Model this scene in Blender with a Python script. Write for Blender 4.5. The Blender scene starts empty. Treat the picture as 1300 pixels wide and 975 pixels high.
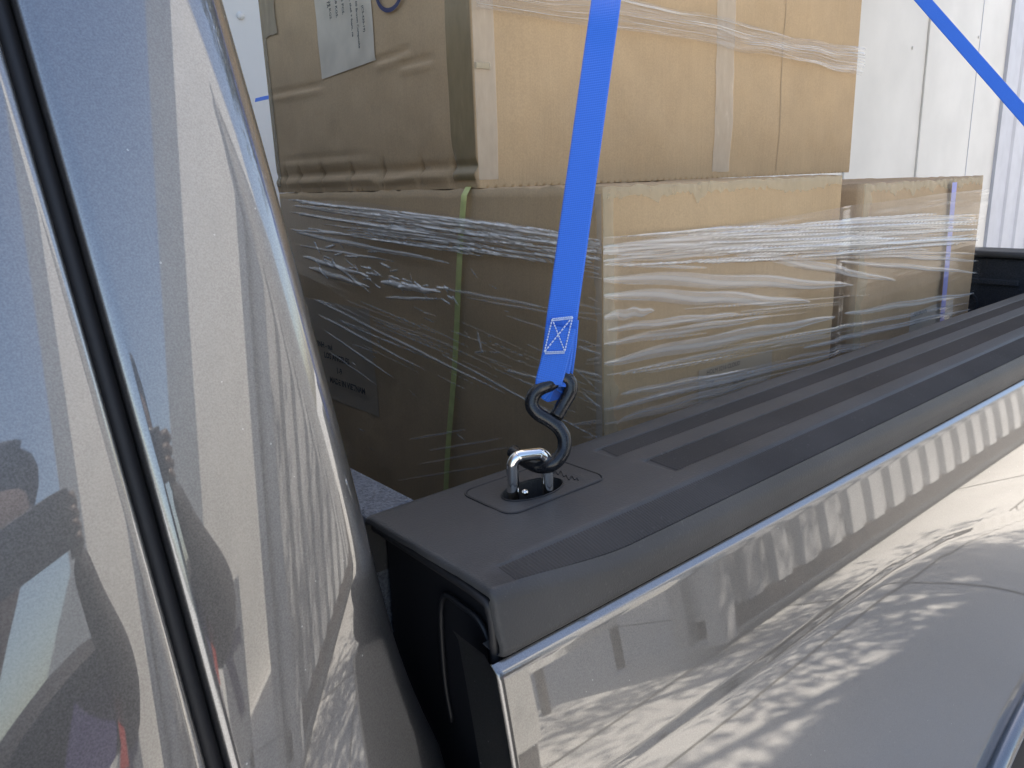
import bpy, bmesh, math, random
import numpy as np
from mathutils import Vector, Matrix
random.seed(4); rng = np.random.RandomState(7)
sc = bpy.context.scene
COL = sc.collection

# ------------------------------------------------------------------ camera
F = 985.0
def _cam():
    X = np.array([1850-650., -(185-487.5), -F]); X /= np.linalg.norm(X)
    Z = np.cross(np.array([1, .035, 0.]), X)
    if Z[1] < 0: Z = -Z
    Z /= np.linalg.norm(Z)
    return np.array([X, np.cross(Z, X), Z])
R = _cam(); CAM = np.array([0, 0, 1.70])
cd = bpy.data.cameras.new('camera'); cam = bpy.data.objects.new('camera', cd); COL.objects.link(cam)
cd.sensor_width = 36; cd.lens = F*36/1300; cd.clip_start = .01; cd.clip_end = 500
M4 = Matrix([list(R[i])+[CAM[i]] for i in range(3)]+[[0, 0, 0, 1]])
cam.matrix_world = M4
cd.dof.use_dof = False
sc.camera = cam
def W(px, py):
    d = R@np.array([px-650, -(py-487.5), -F]); return d/np.linalg.norm(d)
def atx(px, py, x): d = W(px, py); return CAM+d*(x-CAM[0])/d[0]
def aty(px, py, y): d = W(px, py); return CAM+d*(y-CAM[1])/d[1]
def atz(px, py, z): d = W(px, py); return CAM+d*(z-CAM[2])/d[2]

# ------------------------------------------------------------------ light
EL, AZ = math.radians(58), math.radians(30)
sunv = Vector((math.sin(AZ)*math.cos(EL), math.cos(AZ)*math.cos(EL), math.sin(EL)))
w = bpy.data.worlds.new('World'); sc.world = w; w.use_nodes = True
nt = w.node_tree; nt.nodes.clear()
sky = nt.nodes.new('ShaderNodeTexSky'); sky.sky_type = 'NISHITA'; sky.sun_disc = False
sky.sun_elevation = EL; sky.sun_rotation = AZ; sky.air_density = 1.0; sky.dust_density = 1.6; sky.ozone_density = .8
bg = nt.nodes.new('ShaderNodeBackground'); bg.inputs[1].default_value = .145
wo = nt.nodes.new('ShaderNodeOutputWorld')
nt.links.new(sky.outputs[0], bg.inputs[0]); nt.links.new(bg.outputs[0], wo.inputs[0])
sl = bpy.data.lights.new('sun', 'SUN'); sl.energy = 5.0; sl.angle = math.radians(.53); sl.color = (1, .955, .88)
so = bpy.data.objects.new('sun', sl); COL.objects.link(so); so.rotation_euler = sunv.to_track_quat('Z', 'Y').to_euler()
so.location = (0, 0, 10)
sc.view_settings.view_transform = 'Standard'; sc.view_settings.look = 'None'
sc.view_settings.exposure = 1.42; sc.view_settings.gamma = 1; sc.view_settings.use_white_balance = True; sc.view_settings.white_balance_temperature = 6850; sc.view_settings.white_balance_tint = 12; sc.view_settings.use_curve_mapping = False
cy = sc.cycles
cy.max_bounces = 12; cy.diffuse_bounces = 5; cy.glossy_bounces = 5; cy.transparent_max_bounces = 24; cy.transmission_bounces = 4
cy.caustics_reflective = False; cy.caustics_refractive = False; cy.sample_clamp_indirect = 6

# ------------------------------------------------------------------ helpers
def tag(o, label=None, cat=None, group=None, kind=None):
    if label: o['label'] = label
    if cat: o['category'] = cat
    if group: o['group'] = group
    if kind: o['kind'] = kind
    return o
def thing(name, label, cat, loc=(0, 0, 0), group=None):
    o = bpy.data.objects.new(name, None); COL.objects.link(o); o.location = loc; o.empty_display_size = .05
    return tag(o, label, cat, group)
def link(name, me, m, parent=None, smooth=True):
    o = bpy.data.objects.new(name, me); COL.objects.link(o)
    if m is not None: me.materials.append(m)
    if smooth:
        for p in me.polygons: p.use_smooth = True
    if parent is not None:
        o.parent = parent; o.matrix_parent_inverse = Matrix.Translation(parent.location).inverted()
    return o
def mesh(name, vs, fs, m, parent=None, smooth=True):
    me = bpy.data.meshes.new(name); me.from_pydata([tuple(map(float, v)) for v in vs], [], fs); me.update()
    return link(name, me, m, parent, smooth)
def frombm(name, bm, m, parent=None, smooth=False):
    me = bpy.data.meshes.new(name); bmesh.ops.recalc_face_normals(bm, faces=bm.faces); bm.to_mesh(me); bm.free()
    return link(name, me, m, parent, smooth)
def addbox(bm, x0, x1, y0, y1, z0, z1, bev=0, seg=2):
    r = bmesh.ops.create_cube(bm, size=1); vs = r['verts']
    for v in vs: v.co = Vector(((x0+x1)/2+v.co.x*(x1-x0), (y0+y1)/2+v.co.y*(y1-y0), (z0+z1)/2+v.co.z*(z1-z0)))
    if bev:
        es = list({e for v in vs for e in v.link_edges})
        bmesh.ops.bevel(bm, geom=es, offset=bev, segments=seg, profile=.5, affect='EDGES')
def box(name, x0, x1, y0, y1, z0, z1, m, parent=None, bev=0):
    bm = bmesh.new(); addbox(bm, x0, x1, y0, y1, z0, z1, bev); return frombm(name, bm, m, parent)
def grid(name, P, m, parent=None, flip=False, attrs=None, thick=0):
    """P: array [n,m,3] of points"""
    n, k = P.shape[:2]; vs = P.reshape(-1, 3)
    i, j = np.meshgrid(np.arange(n-1), np.arange(k-1), indexing='ij')
    a = (i*k+j).ravel(); q = np.stack([a, a+1, a+k+1, a+k], 1)
    if flip: q = q[:, ::-1]
    me = bpy.data.meshes.new(name)
    me.vertices.add(len(vs)); me.vertices.foreach_set('co', vs.astype(np.float32).ravel())
    me.loops.add(q.size); me.loops.foreach_set('vertex_index', q.astype(np.int32).ravel())
    me.polygons.add(len(q)); me.polygons.foreach_set('loop_start', (np.arange(len(q))*4).astype(np.int32))
    me.update(calc_edges=True); me.validate()
    me.polygons.foreach_set('use_smooth', np.ones(len(q), bool))
    if attrs:
        for nm, v in attrs.items():
            at = me.attributes.new(nm, 'FLOAT', 'POINT'); at.data.foreach_set('value', v.ravel().astype(np.float32))
    o = link(name, me, m, parent, False)
    if thick:
        md = o.modifiers.new('thickness', 'SOLIDIFY'); md.thickness = thick; md.offset = -1
    return o
def tube(name, pts, r, m, parent=None, res=14, bm=None, closed=False, caps=True):
    own = bm is None
    if own: bm = bmesh.new()
    pts = [Vector(p) for p in pts]; n = len(pts); rr = r if hasattr(r, '__len__') else [r]*n
    up = None; rings = []
    for i, p in enumerate(pts):
        if closed: t = (pts[(i+1) % n]-pts[i-1]).normalized()
        else: t = (pts[min(i+1, n-1)]-pts[max(i-1, 0)]).normalized()
        if up is None:
            up = Vector((0, 0, 1)) if abs(t.z) < .9 else Vector((1, 0, 0))
        a = (up-t*up.dot(t)).normalized(); b = t.cross(a); up = a
        rings.append([bm.verts.new(p+(a*math.cos(2*math.pi*k/res)+b*math.sin(2*math.pi*k/res))*rr[i]) for k in range(res)])
    for i in range(n if closed else n-1):
        A, B = rings[i], rings[(i+1) % n]
        for k in range(res): bm.faces.new((A[k], A[(k+1) % res], B[(k+1) % res], B[k]))
    if caps and not closed:
        bm.faces.new(rings[0][::-1]); bm.faces.new(rings[-1])
    if own: return frombm(name, bm, m, parent, True)
def spline(pts, n=8):
    P = [Vector(p) for p in pts]; out = []
    for i in range(len(P)-1):
        p0, p1, p2, p3 = P[max(i-1, 0)], P[i], P[i+1], P[min(i+2, len(P)-1)]
        for k in range(n):
            t = k/n
            out.append(.5*((2*p1)+(p2-p0)*t+(2*p0-5*p1+4*p2-p3)*t*t+(-p0+3*p1-3*p2+p3)*t**3))
    out.append(P[-1]); return out
def vnoise(u, v, seed=0):
    """2-D value noise, numpy"""
    r = np.random.RandomState(seed).rand(256, 256)
    iu, iv = np.floor(u).astype(int), np.floor(v).astype(int); fu, fv = u-iu, v-iv
    fu = fu*fu*(3-2*fu); fv = fv*fv*(3-2*fv)
    g = lambda a, b: r[a % 256, b % 256]
    return (g(iu, iv)*(1-fu)+g(iu+1, iv)*fu)*(1-fv)+(g(iu, iv+1)*(1-fu)+g(iu+1, iv+1)*fu)*fv
def sstep(a, b, x):
    t = np.clip((x-a)/(b-a), 0, 1); return t*t*(3-2*t)

def text(body, size, m, parent, origin, right, up, name='print', off=.0005, bold=0, sx=1.0):
    cu = bpy.data.curves.new('t', 'FONT'); cu.body = body; cu.size = size; cu.resolution_u = 2; cu.offset = bold
    to = bpy.data.objects.new('t', cu); COL.objects.link(to); dg = bpy.context.evaluated_depsgraph_get()
    me = bpy.data.meshes.new_from_object(to.evaluated_get(dg)); bpy.data.objects.remove(to); bpy.data.curves.remove(cu)
    r = Vector(right).normalized()*sx; u = Vector(up).normalized(); O = Vector(origin)
    for v in me.vertices: v.co = O+r*v.co.x+u*v.co.y
    me.name = name; me.materials.clear()
    return link(name, me, m, parent, False)

# ------------------------------------------------------------------ materials
class N:
    def __init__(s, name):
        s.m = bpy.data.materials.new(name); s.m.use_nodes = True; s.t = s.m.node_tree; s.t.nodes.clear()
        s.out = s.n('OutputMaterial')
    def n(s, typ, **k):
        x = s.t.nodes.new('ShaderNode'+typ)
        for a, b in k.items(): setattr(x, a, b)
        return x
    def l(s, a, b): s.t.links.new(a, b)
    def pr(s, col=(.5, .5, .5), rough=.5, metal=0, **k):
        p = s.n('BsdfPrincipled'); s.l(p.outputs[0], s.out.inputs[0]); s.p = p
        if col is not None: p.inputs['Base Color'].default_value = (*col, 1)
        p.inputs['Roughness'].default_value = rough; p.inputs['Metallic'].default_value = metal
        for a, b in k.items(): p.inputs[a].default_value = b
        return p
    def co(s, kind='Object', scale=(1, 1, 1), rot=(0, 0, 0)):
        c = s.n('TexCoord'); mp = s.n('Mapping'); mp.inputs['Scale'].default_value = scale; mp.inputs['Rotation'].default_value = rot
        s.l(c.outputs[kind], mp.inputs[0]); return mp.outputs[0]
    def noise(s, co, scale, detail=3, rough=.5, dist=0):
        x = s.n('TexNoise'); x.inputs['Scale'].default_value = scale; x.inputs['Detail'].default_value = detail
        x.inputs['Roughness'].default_value = rough; x.inputs['Distortion'].default_value = dist
        s.l(co, x.inputs['Vector']); return x.outputs['Fac']
    def ramp(s, f, stops):
        x = s.n('ValToRGB'); e = x.color_ramp.elements
        while len(e) < len(stops): e.new(.5)
        for a, (p, c) in zip(e, stops): a.position = p; a.color = (*c, 1) if len(c) == 3 else c
        s.l(f, x.inputs[0]); return x.outputs[0]
    def math(s, op, a, b=None):
        x = s.n('Math', operation=op)
        for i, v in enumerate((a, b)):
            if v is None: continue
            if hasattr(v, 'is_linked'): s.l(v, x.inputs[i])
            else: x.inputs[i].default_value = v
        return x.outputs[0]
    def mix(s, f, a, b, mode='MIX'):
        x = s.n('Mix', data_type='RGBA', blend_type=mode)
        for i, v in ((0, f), (6, a), (7, b)):
            if hasattr(v, 'is_linked'): s.l(v, x.inputs[i])
            else: x.inputs[i].default_value = v if i == 0 else (*v, 1)
        return x.outputs[2]
    def bump(s, h, st=.3, d=.01, p=None):
        b = s.n('Bump'); b.inputs['Strength'].default_value = st; b.inputs['Distance'].default_value = d
        s.l(h, b.inputs['Height']); s.l(b.outputs[0], (p or s.p).inputs['Normal']); return b

def simple(name, col, rough=.5, metal=0, nscale=0, namt=.15, bump=0, bd=.002, **k):
    s = N(name); s.pr(col, rough, metal, **k)
    if nscale:
        c = s.co(); f = s.noise(c, nscale, 4)
        a = tuple(x*(1-namt) for x in col); b = tuple(min(1, x*(1+namt)) for x in col)
        s.l(s.ramp(f, [(.3, a), (.7, b)]), s.p.inputs['Base Color'])
        if bump: s.bump(f, bump, bd)
    return s.m

def paint(name, col=(.30, .31, .32), rough=.16):
    s = N(name); s.pr(col, rough, .9)
    c = s.co(); fl = s.noise(c, 1000, 1, .6)
    s.l(s.ramp(fl, [(.3, tuple(x*.84 for x in col)), (.7, tuple(x*1.2 for x in col))]), s.p.inputs['Base Color'])
    s.p.inputs['Coat Weight'].default_value = 1; s.p.inputs['Coat Roughness'].default_value = .02; s.p.inputs['Coat IOR'].default_value = 2.15
    pe = s.math('ADD', s.noise(c, 60, 2), s.math('MULTIPLY', s.noise(c, 300, 2), .16)); s.bump(pe, .05, .001)
    # settled dust specks
    v = s.n('TexVoronoi'); v.inputs['Scale'].default_value = 75; s.l(c, v.inputs['Vector'])
    sp = s.math('LESS_THAN', v.outputs['Distance'], .045)
    g = s.math('MULTIPLY', sp, s.math('GREATER_THAN', s.noise(c, 12, 2), .52))
    d = s.n('BsdfDiffuse'); d.inputs[0].default_value = (.5, .5, .48, 1)
    mx = s.n('MixShader'); s.l(s.math('MULTIPLY', g, .6), mx.inputs[0]); s.l(s.p.outputs[0], mx.inputs[1]); s.l(d.outputs[0], mx.inputs[2])
    s.l(mx.outputs[0], s.out.inputs[0]); return s.m
PAINT = paint('grey_metallic_paint', (.17, .17, .172), .36)
PAINTB = paint('grey_metallic_paint_bed', (.16, .16, .16), .34)

def plastic(name, col, bump=.25, rough=.45, ribs=0, sc_=900, spec=.35):
    s = N(name); s.pr(col, rough); s.p.inputs['Specular IOR Level'].default_value = spec; c = s.co()
    f = s.noise(c, sc_*.75, 2); h = f
    big = s.noise(c, 9, 4)
    base = s.ramp(big, [(.3, tuple(x*.85 for x in col)), (.7, tuple(x*1.2 for x in col))])
    du = s.math('MULTIPLY', s.ramp(s.noise(c, 260, 3, .7), [(.60, (0, 0, 0)), (.72, (1, 1, 1))]), s.ramp(s.noise(c, 14, 4, .6), [(.42, (.05, .05, .05)), (.7, (.5, .5, .5))]))
    s.l(s.mix(du, base, (.16, .155, .145)), s.p.inputs['Base Color'])
    if ribs:
        wv = s.n('TexWave', wave_type='BANDS', bands_direction='X'); wv.inputs['Scale'].default_value = ribs; wv.inputs['Distortion'].default_value = 0
        s.l(s.co('Object', (1, 1, 1), (0, 0, math.radians(-14))), wv.inputs['Vector'])
        h = s.math('ADD', s.math('MULTIPLY', wv.outputs['Fac'], 1.0), s.math('MULTIPLY', f, .15))
        s.bump(h, .7, .0012)
    else: s.bump(h, bump, .0006)
    return s.m
RAIL = plastic('black_grained_plastic', (.056, .055, .054), .6, .5)
GRIP = plastic('ribbed_grip_plastic', (.054, .050, .046), .2, .6, spec=.22)
BLACK = simple('black_rubber', (.012, .012, .014), .55)
GLOSSBLACK = simple('black_coated_metal', (.012, .013, .016), .22, 0, 300, .2, .15, .0005)
INNER = simple('black_bed_end', (.008, .009, .012), .5)
LINER = simple('grey_bedliner', (.115, .125, .14), .75, 0, 350, .45, .9, .003)
LINERD = simple('dark_bedliner', (.025, .027, .032), .8, 0, 350, .4, .8, .003)
STEEL = simple('polished_steel', (.78, .78, .76), .12, 1, 40, .08)

def cardboard(name, col):
    s = N(name); s.pr(col, .85); c = s.co()
    fl = s.noise(s.co('Object', (240, 240, 6)), 1, 2)
    mo = s.noise(c, 7, 5, .65); fine = s.noise(c, 420, 2)
    a = s.ramp(mo, [(.25, tuple(x*.86 for x in col)), (.75, tuple(x*1.1 for x in col))])
    b = s.mix(.05, a, s.ramp(fl, [(.3, tuple(x*.6 for x in col)), (.7, tuple(min(1, x*1.5) for x in col))]))
    b2 = s.mix(.10, b, s.ramp(fine, [(.35, tuple(x*.5 for x in col)), (.65, tuple(min(1, x*1.6) for x in col))]))
    s.l(b2, s.p.inputs['Base Color'])
    h = s.math('ADD', s.math('MULTIPLY', fl, .35), s.math('MULTIPLY', s.noise(c, 28, 4), .9))
    s.bump(h, .35, .0025); return s.m
CARD = cardboard('cardboard', (.50, .345, .19))
CARD2 = cardboard('cardboard_darker', (.49, .345, .205))
CARDT = cardboard('cardboard_top', (.51, .35, .195))

def tape(name, col, rough=.25, alpha=.85):
    s = N(name); s.pr(col, rough); c = s.co('Object', (1, 1, .3))
    f = s.noise(c, 90, 4, .6)
    s.l(s.ramp(f, [(.3, tuple(x*.85 for x in col)), (.62, col), (.8, tuple(min(1, x*1.3) for x in col))]), s.p.inputs['Base Color'])
    s.bump(f, .4, .001); s.p.inputs['Alpha'].default_value = alpha; return s.m
TAPE_OLIVE = tape('brown_packing_tape', (.33, .245, .13), .22, .85)
TAPE_CLEAR = tape('clear_packing_tape', (.74, .62, .47), .18, .5)
TAPE_YEL = tape('yellowed_tape', (.66, .56, .37), .3, .4)
TORN = simple('torn_cardboard', (.52, .40, .24), .9, 0, 60, .3)
LABEL = simple('grey_paper_label', (.62, .53, .40), .6, 0, 30, .08)
INK = simple('black_ink', (.02, .02, .022), .6)
INKF = simple('faint_ink', (.10, .085, .07), .7)
MARKER = simple('blue_marker_ink', (.03, .035, .10), .6)
GREENB = simple('green_banding', (.58, .60, .22), .35, 0, 60, .12, .2, .001)
PALEBLUE = simple('blue_strap_reflection', (.28, .30, .66), .35)  # colour of the strap's reflection in the film

def webbing(name, col, ang):
    s = N(name); s.pr(col, .55); s.p.inputs['Sheen Weight'].default_value = .3
    t = s.n('UVMap'); mp = s.n('Mapping'); s.l(t.outputs[0], mp.inputs[0])
    wv = s.n('TexWave', wave_type='BANDS', bands_direction='Y'); wv.inputs['Scale'].default_value = 190; s.l(mp.outputs[0], wv.inputs['Vector'])
    w2 = s.n('TexWave', wave_type='BANDS', bands_direction='X'); w2.inputs['Scale'].default_value = 4.5; s.l(mp.outputs[0], w2.inputs['Vector'])
    h = s.math('ADD', wv.outputs['Fac'], s.math('MULTIPLY', w2.outputs['Fac'], .5))
    s.l(s.mix(h, tuple(x*.86 for x in col), tuple(min(1, x*1.08) for x in col)), s.p.inputs['Base Color'])
    s.bump(h, .35, .0006); return s.m
BLUE = webbing('blue_webbing', (.008, .135, .62), 0)
THREAD = simple('pale_thread', (.55, .65, .85), .6)

def film(name):
    s = N(name)
    at = s.n('Attribute'); at.attribute_name = 'fold_glare'; whiten = at.outputs['Fac']  # whiteness of gathered folds, with film glare painted in as white streaks
    c = s.co(); b = s.n('Bump'); b.inputs['Strength'].default_value = .12; b.inputs['Distance'].default_value = .001
    s.l(s.noise(c, 160, 3, .55, .6), b.inputs['Height'])
    gl = s.n('BsdfGlossy'); gl.inputs['Roughness'].default_value = .10; gl.inputs[0].default_value = (1, 1, 1, 1); s.l(b.outputs[0], gl.inputs['Normal'])
    di = s.n('BsdfDiffuse'); di.inputs[0].default_value = (.90, .87, .82, 1)
    tl = s.n('BsdfTranslucent'); tl.inputs[0].default_value = (.85, .85, .84, 1)
    a1 = s.n('MixShader'); a1.inputs[0].default_value = .08; s.l(di.outputs[0], a1.inputs[1]); s.l(tl.outputs[0], a1.inputs[2])
    a2 = s.n('MixShader'); a2.inputs[0].default_value = .85; s.l(gl.outputs[0], a2.inputs[1]); s.l(a1.outputs[0], a2.inputs[2])
    tr = s.n('BsdfTransparent'); tr.inputs[0].default_value = (.94, .935, .93, 1)
    fr = s.n('Fresnel'); ge = s.n('NewGeometry'); s.l(s.math('ADD', s.math('MULTIPLY', ge.outputs['Backfacing'], -.8333), 1.5), fr.inputs[0]); s.l(b.outputs[0], fr.inputs['Normal'])
    m1 = s.n('MixShader'); s.l(s.math('MINIMUM', s.math('MULTIPLY', fr.outputs[0], .8), .8), m1.inputs[0]); s.l(tr.outputs[0], m1.inputs[1]); s.l(gl.outputs[0], m1.inputs[2])
    m2 = s.n('MixShader'); s.l(s.math('MINIMUM', s.math('MAXIMUM', whiten, 0.0), .92), m2.inputs[0]); s.l(m1.outputs[0], m2.inputs[1]); s.l(a2.outputs[0], m2.inputs[2])
    s.l(m2.outputs[0], s.out.inputs[0]); return s.m
FILM = film('stretch_film')

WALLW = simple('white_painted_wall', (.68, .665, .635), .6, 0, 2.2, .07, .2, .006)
WALLG = simple('shade_blue_trim', (.52, .53, .58), .55, 0, 6, .05)  # bluish sky-lit shade of the wall corner put into the colour
CONC = None
def concrete():
    s = N('pale_concrete'); s.pr((.5, .49, .46), .85); c = s.co()
    n1 = s.noise(c, 1.3, 6, .6); n2 = s.noise(c, 35, 4, .6)
    a = s.ramp(n1, [(.3, (.42, .41, .385)), (.7, (.55, .54, .51))])
    a = s.mix(.25, a, s.ramp(n2, [(.35, (.36, .35, .33)), (.6, (.66, .65, .62))]))
    v = s.n('TexVoronoi'); v.inputs['Scale'].default_value = 3.1; s.l(c, v.inputs['Vector'])
    st = s.math('LESS_THAN', v.outputs['Distance'], .05)
    a = s.mix(s.math('MULTIPLY', st, .6), a, (.22, .2, .17)); s.l(a, s.p.inputs['Base Color']); s.bump(n2, .2, .01); return s.m
CONC = concrete()
CONT = simple('cream_container_paint', (.58, .575, .55), .45, 0, 2.2, .07)
CONTG = simple('grey_container_paint', (.40, .41, .42), .5, 0, 3, .1)
CONTR = simple('pale_grey_corrugated_paint', (.47, .475, .48), .45, 0, 2.2, .12)
RUST = simple('rust', (.25, .11, .06), .85, 0, 30, .4)
DARKB = simple('dark_brown_rail', (.055, .045, .04), .7, 0, 12, .3)
SEAMM = simple('joint_filler', (.16, .15, .13), .9)
BARK = simple('grey_brown_bark', (.16, .125, .09), .9, 0, 25, .4, .8, .01)
LEAF = simple('dark_green_leaf', (.055, .09, .03), .5, 0, 3, .4)
SHIRT = simple('dark_charcoal_shirt', (.035, .032, .034), .85, 0, 40, .2)
SKIN = simple('skin', (.085, .052, .038), .5)
HAIR = simple('dark_hair', (.02, .015, .012), .6)
DENIM = simple('blue_denim', (.04, .06, .12), .8, 0, 90, .2)
GLASS = simple('dark_window_glass', (.02, .025, .03), .03, 0)

# ------------------------------------------------------------------ setting
gx = [-60, 60]; mesh('ground', [(-60, -60, 0), (60, -60, 0), (60, 60, 0), (-60, 60, 0)], [(0, 1, 2, 3)], CONC, None, False)['kind'] = 'structure'
bm = bmesh.new()
for x in np.arange(-8.3, 12, 2.4): addbox(bm, x-.006, x+.006, -20, 2.85, .001, .004)
for y in (-14, -9.2, -6.8, -4.4, -2.0, -1.15, 1.9): addbox(bm, -12, 14, y-.006, y+.006, .0045, .007)
o = frombm('pavement', bm, SEAMM); o['kind'] = 'structure'

# white building behind: ribbed panels, trim, shaded return
Y0 = 2.9; HB = 6.65
bld = thing('white_building', 'white painted building with panel seams behind the loaded boxes', 'building', (2, Y0, 0))
xe = aty(1262, 230, Y0)[0]
box('wall', -9, xe-.09, Y0, Y0+6, 0, HB, WALLW, bld)
seams = [aty(px, 115, Y0)[0] for px in (1170,)]+[aty(1237, 115, Y0)[0]]
pw = 1.22; sx = [seams[0]-pw*k for k in range(1, 12)]+[seams[0]]
bm = bmesh.new()
for x in sx:
    addbox(bm, x+.012, x+.05, Y0-.016, Y0+.002, 0, HB, .004, 1)
o = frombm('batten', bm, WALLW, bld)
bm = bmesh.new(); addbox(bm, seams[1]-.006, seams[1]+.006, Y0-.004, Y0+.002, 0, HB); frombm('panel_seam', bm, WALLG, bld)
for (px, py) in ((1158, 61), (1242, 47), (305, 20)):
    p = aty(px, py, Y0); bm = bmesh.new(); r = bmesh.ops.create_uvsphere(bm, u_segments=10, v_segments=6, radius=.014)
    for v in r['verts']: v.co = Vector((v.co.x, v.co.y*.6, v.co.z))+Vector((p[0], Y0-.003, p[2]))
    frombm('nail_head', bm, WALLW, bld, True)
# corner trim: stepped profile, then recessed ribbed return, shade put into its blue-grey colour
pr = [(xe-.09, Y0+.05), (xe-.09, Y0-.03), (xe+.02, Y0-.03), (xe+.02, Y0+.05), (xe+.07, Y0+.05), (xe+.07, Y0-.01), (xe+.13, Y0-.01), (xe+.13, Y0+.12), (xe+.2, Y0+.12)]
x = xe+.2
while x < xe+4:
    pr += [(x+.1, Y0+.12), (x+.13, Y0+.10), (x+.32, Y0+.10), (x+.35, Y0+.12)]; x += .4
P = np.array([[(a, b, z) for z in (0, HB)] for a, b in pr]); 
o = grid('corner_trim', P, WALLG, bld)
for p in o.data.polygons: p.use_smooth = False
mesh('roof', [(-9, Y0-.05, HB), (xe+4, Y0-.05, HB), (xe+4, Y0+6, HB), (-9, Y0+6, HB), (-9, Y0-.05, HB+.08), (xe+4, Y0-.05, HB+.08), (xe+4, Y0+6, HB+.08), (-9, Y0+6, HB+.08)],
     [(0, 3, 2, 1), (4, 5, 6, 7), (0, 1, 5, 4), (1, 2, 6, 5), (2, 3, 7, 6), (3, 0, 4, 7)], WALLG, bld, False)
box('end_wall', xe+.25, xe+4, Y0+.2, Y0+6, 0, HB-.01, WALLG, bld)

# containers opposite (seen mirrored in the paint)
def container(name, label, x0, x1, y0, y1, z0, z1, m, group='shipping containers across the yard', rib=.28, depth=.045, base=DARKB):
    t = thing(name, label, 'shipping container', ((x0+x1)/2, (y0+y1)/2, z0), group)
    def side(pa, pb, nrm):
        L = (pb-pa).length; d = (pb-pa)/L; pts = []; s = .12
        pts.append((0, 0)); pts.append((s, 0))
        while s+rib < L-.12:
            pts += [(s+.02, depth), (s+rib*.42, depth), (s+rib*.42+.03, 0), (s+rib, 0)]; s += rib
        pts.append((L, 0))
        if nrm.x < 0: pts = [(a_, b_*.15) for a_, b_ in pts]
        return np.array([[tuple(pa+d*a-nrm*b+Vector((0, 0, z))) for z in (z0+.16, z1-.1)] for a, b in pts])
    A = Vector((x0, y1, 0)); B = Vector((x1, y1, 0)); C = Vector((x1, y0, 0)); D = Vector((x0, y0, 0))
    for a, b, n in ((A, B, Vector((0, 1, 0))), (B, C, Vector((1, 0, 0))), (C, D, Vector((0, -1, 0))), (D, A, Vector((-1, 0, 0)))):
        o = grid('corrugated_side', side(a, b, n), m, t)
        for p in o.data.polygons: p.use_smooth = False
    box('roof_panel', x0, x1, y0, y1, z1-.09, z1, m, t)
    box('base_rail', x0+.02, x1-.02, y0+.02, y1-.01, z0+.02, z0+.16, base, t)
    for cx in (x0, x1):
        for cy_ in (y0, y1): box('corner_post', cx-.06, cx+.06, cy_-.06, cy_+.06, z0, z1+.01, RUST if z0 < .1 and False else m, t, .01)
    return t
container('shipping_container', 'pale corrugated shipping container with dark base rail, nearest across the yard', 3.0, 9.0, -2.15, -1.9, .10, 3.75, CONTR)
opp = thing('plaster_building', 'tall smooth cream building rising behind the shipping container', 'building', (7, -5.6, 0))
box('wall', 3.9, 14, -5.35, -4.5, 0, 7.6, CONT, opp); box('parapet', 3.85, 14.05, -5.4, -4.45, 7.6, 7.75, WALLG, opp)
ub = thing('utility_box', 'low white ribbed utility box on dark feet across the yard', 'utility box', (1.2, -2.3, 0))
box('cabinet', .55, 1.78, -2.7, -1.9, .22, .95, CONT, ub, .01)
for xx, mm in ((.62, CONT), (1.58, DARKB)): box('foot', xx-.02, xx+.18, -2.6, -1.92, 0, .22, mm, ub)
# printed board on the building: mirrored in the paint beside the door gap
sg = thing('sign_board', 'white notice board with dark violet figures leaning by the cream building', 'sign', (2.63, -2.6, 0))
box('panel', 2.1, 2.9, -2.63, -2.60, .35, 1.25, simple('white_board', (.82, .82, .80), .5), sg)
VI = simple('violet_figures', (.05, .04, .13), .6)
text('7 m', .58, VI, sg, (2.86, -2.595, .60), (-1, 0, 0), (0, 0, 1), bold=.02)
for xx in (2.32, 2.9): box('leg', xx, xx+.04, -2.68, -2.64, 0, 1.1, DARKB, sg)

# tree whose shade dapples the pavement
def tree(x, y):
    t = thing('shade_tree', 'leafy shade tree standing on the pavement beyond the tailgate', 'tree', (x, y, 0))
    bm = bmesh.new()
    tube('', spline([(x, y, 0), (x+.05, y, 1.2), (x-.05, y+.05, 2.4), (x-.3, y, 3.4)], 4), [.17-.008*k for k in range(13)], None, bm=bm, res=10)
    tips = []
    for k in range(9):
        a = k*2.4; L = 1.3+.5*random.random(); z = 2.3+.13*k
        p0 = (x-.05-.02*k, y, z); p1 = (x-.5+math.cos(a)*L*.5, y+.1+math.sin(a)*L*.5, z+.9); p2 = (x-1.0+math.cos(a)*L, y+.2+math.sin(a)*L, z+1.7)
        pts = spline([p0, p1, p2], 4); tube('', pts, [.06-.005*j for j in range(len(pts))], None, bm=bm, res=6); tips += [Vector(p1), Vector(p2)]
    frombm('trunk', bm, BARK, t, True)
    vs = []; fs = []
    for c in tips:
        for q in range(13):
            cc = c+Vector((random.gauss(0, .33), random.gauss(0, .33), random.gauss(0.1, .25)))
            for l in range(46):
                p = cc+Vector((random.gauss(0, .13), random.gauss(0, .13), random.gauss(0, .09)))
                a = Vector((random.gauss(0, 1), random.gauss(0, 1), random.gauss(0, .5))).normalized(); b = a.orthogonal().normalized()
                s = .07*random.uniform(.6, 1.2); i = len(vs)
                vs += [p-a*s, p+b*s*.4, p+a*s, p-b*s*.4]; fs.append((i, i+1, i+2, i+3))
    mesh('crown', vs, fs, LEAF, t, False)
tree(5.0, 1.25)

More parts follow.
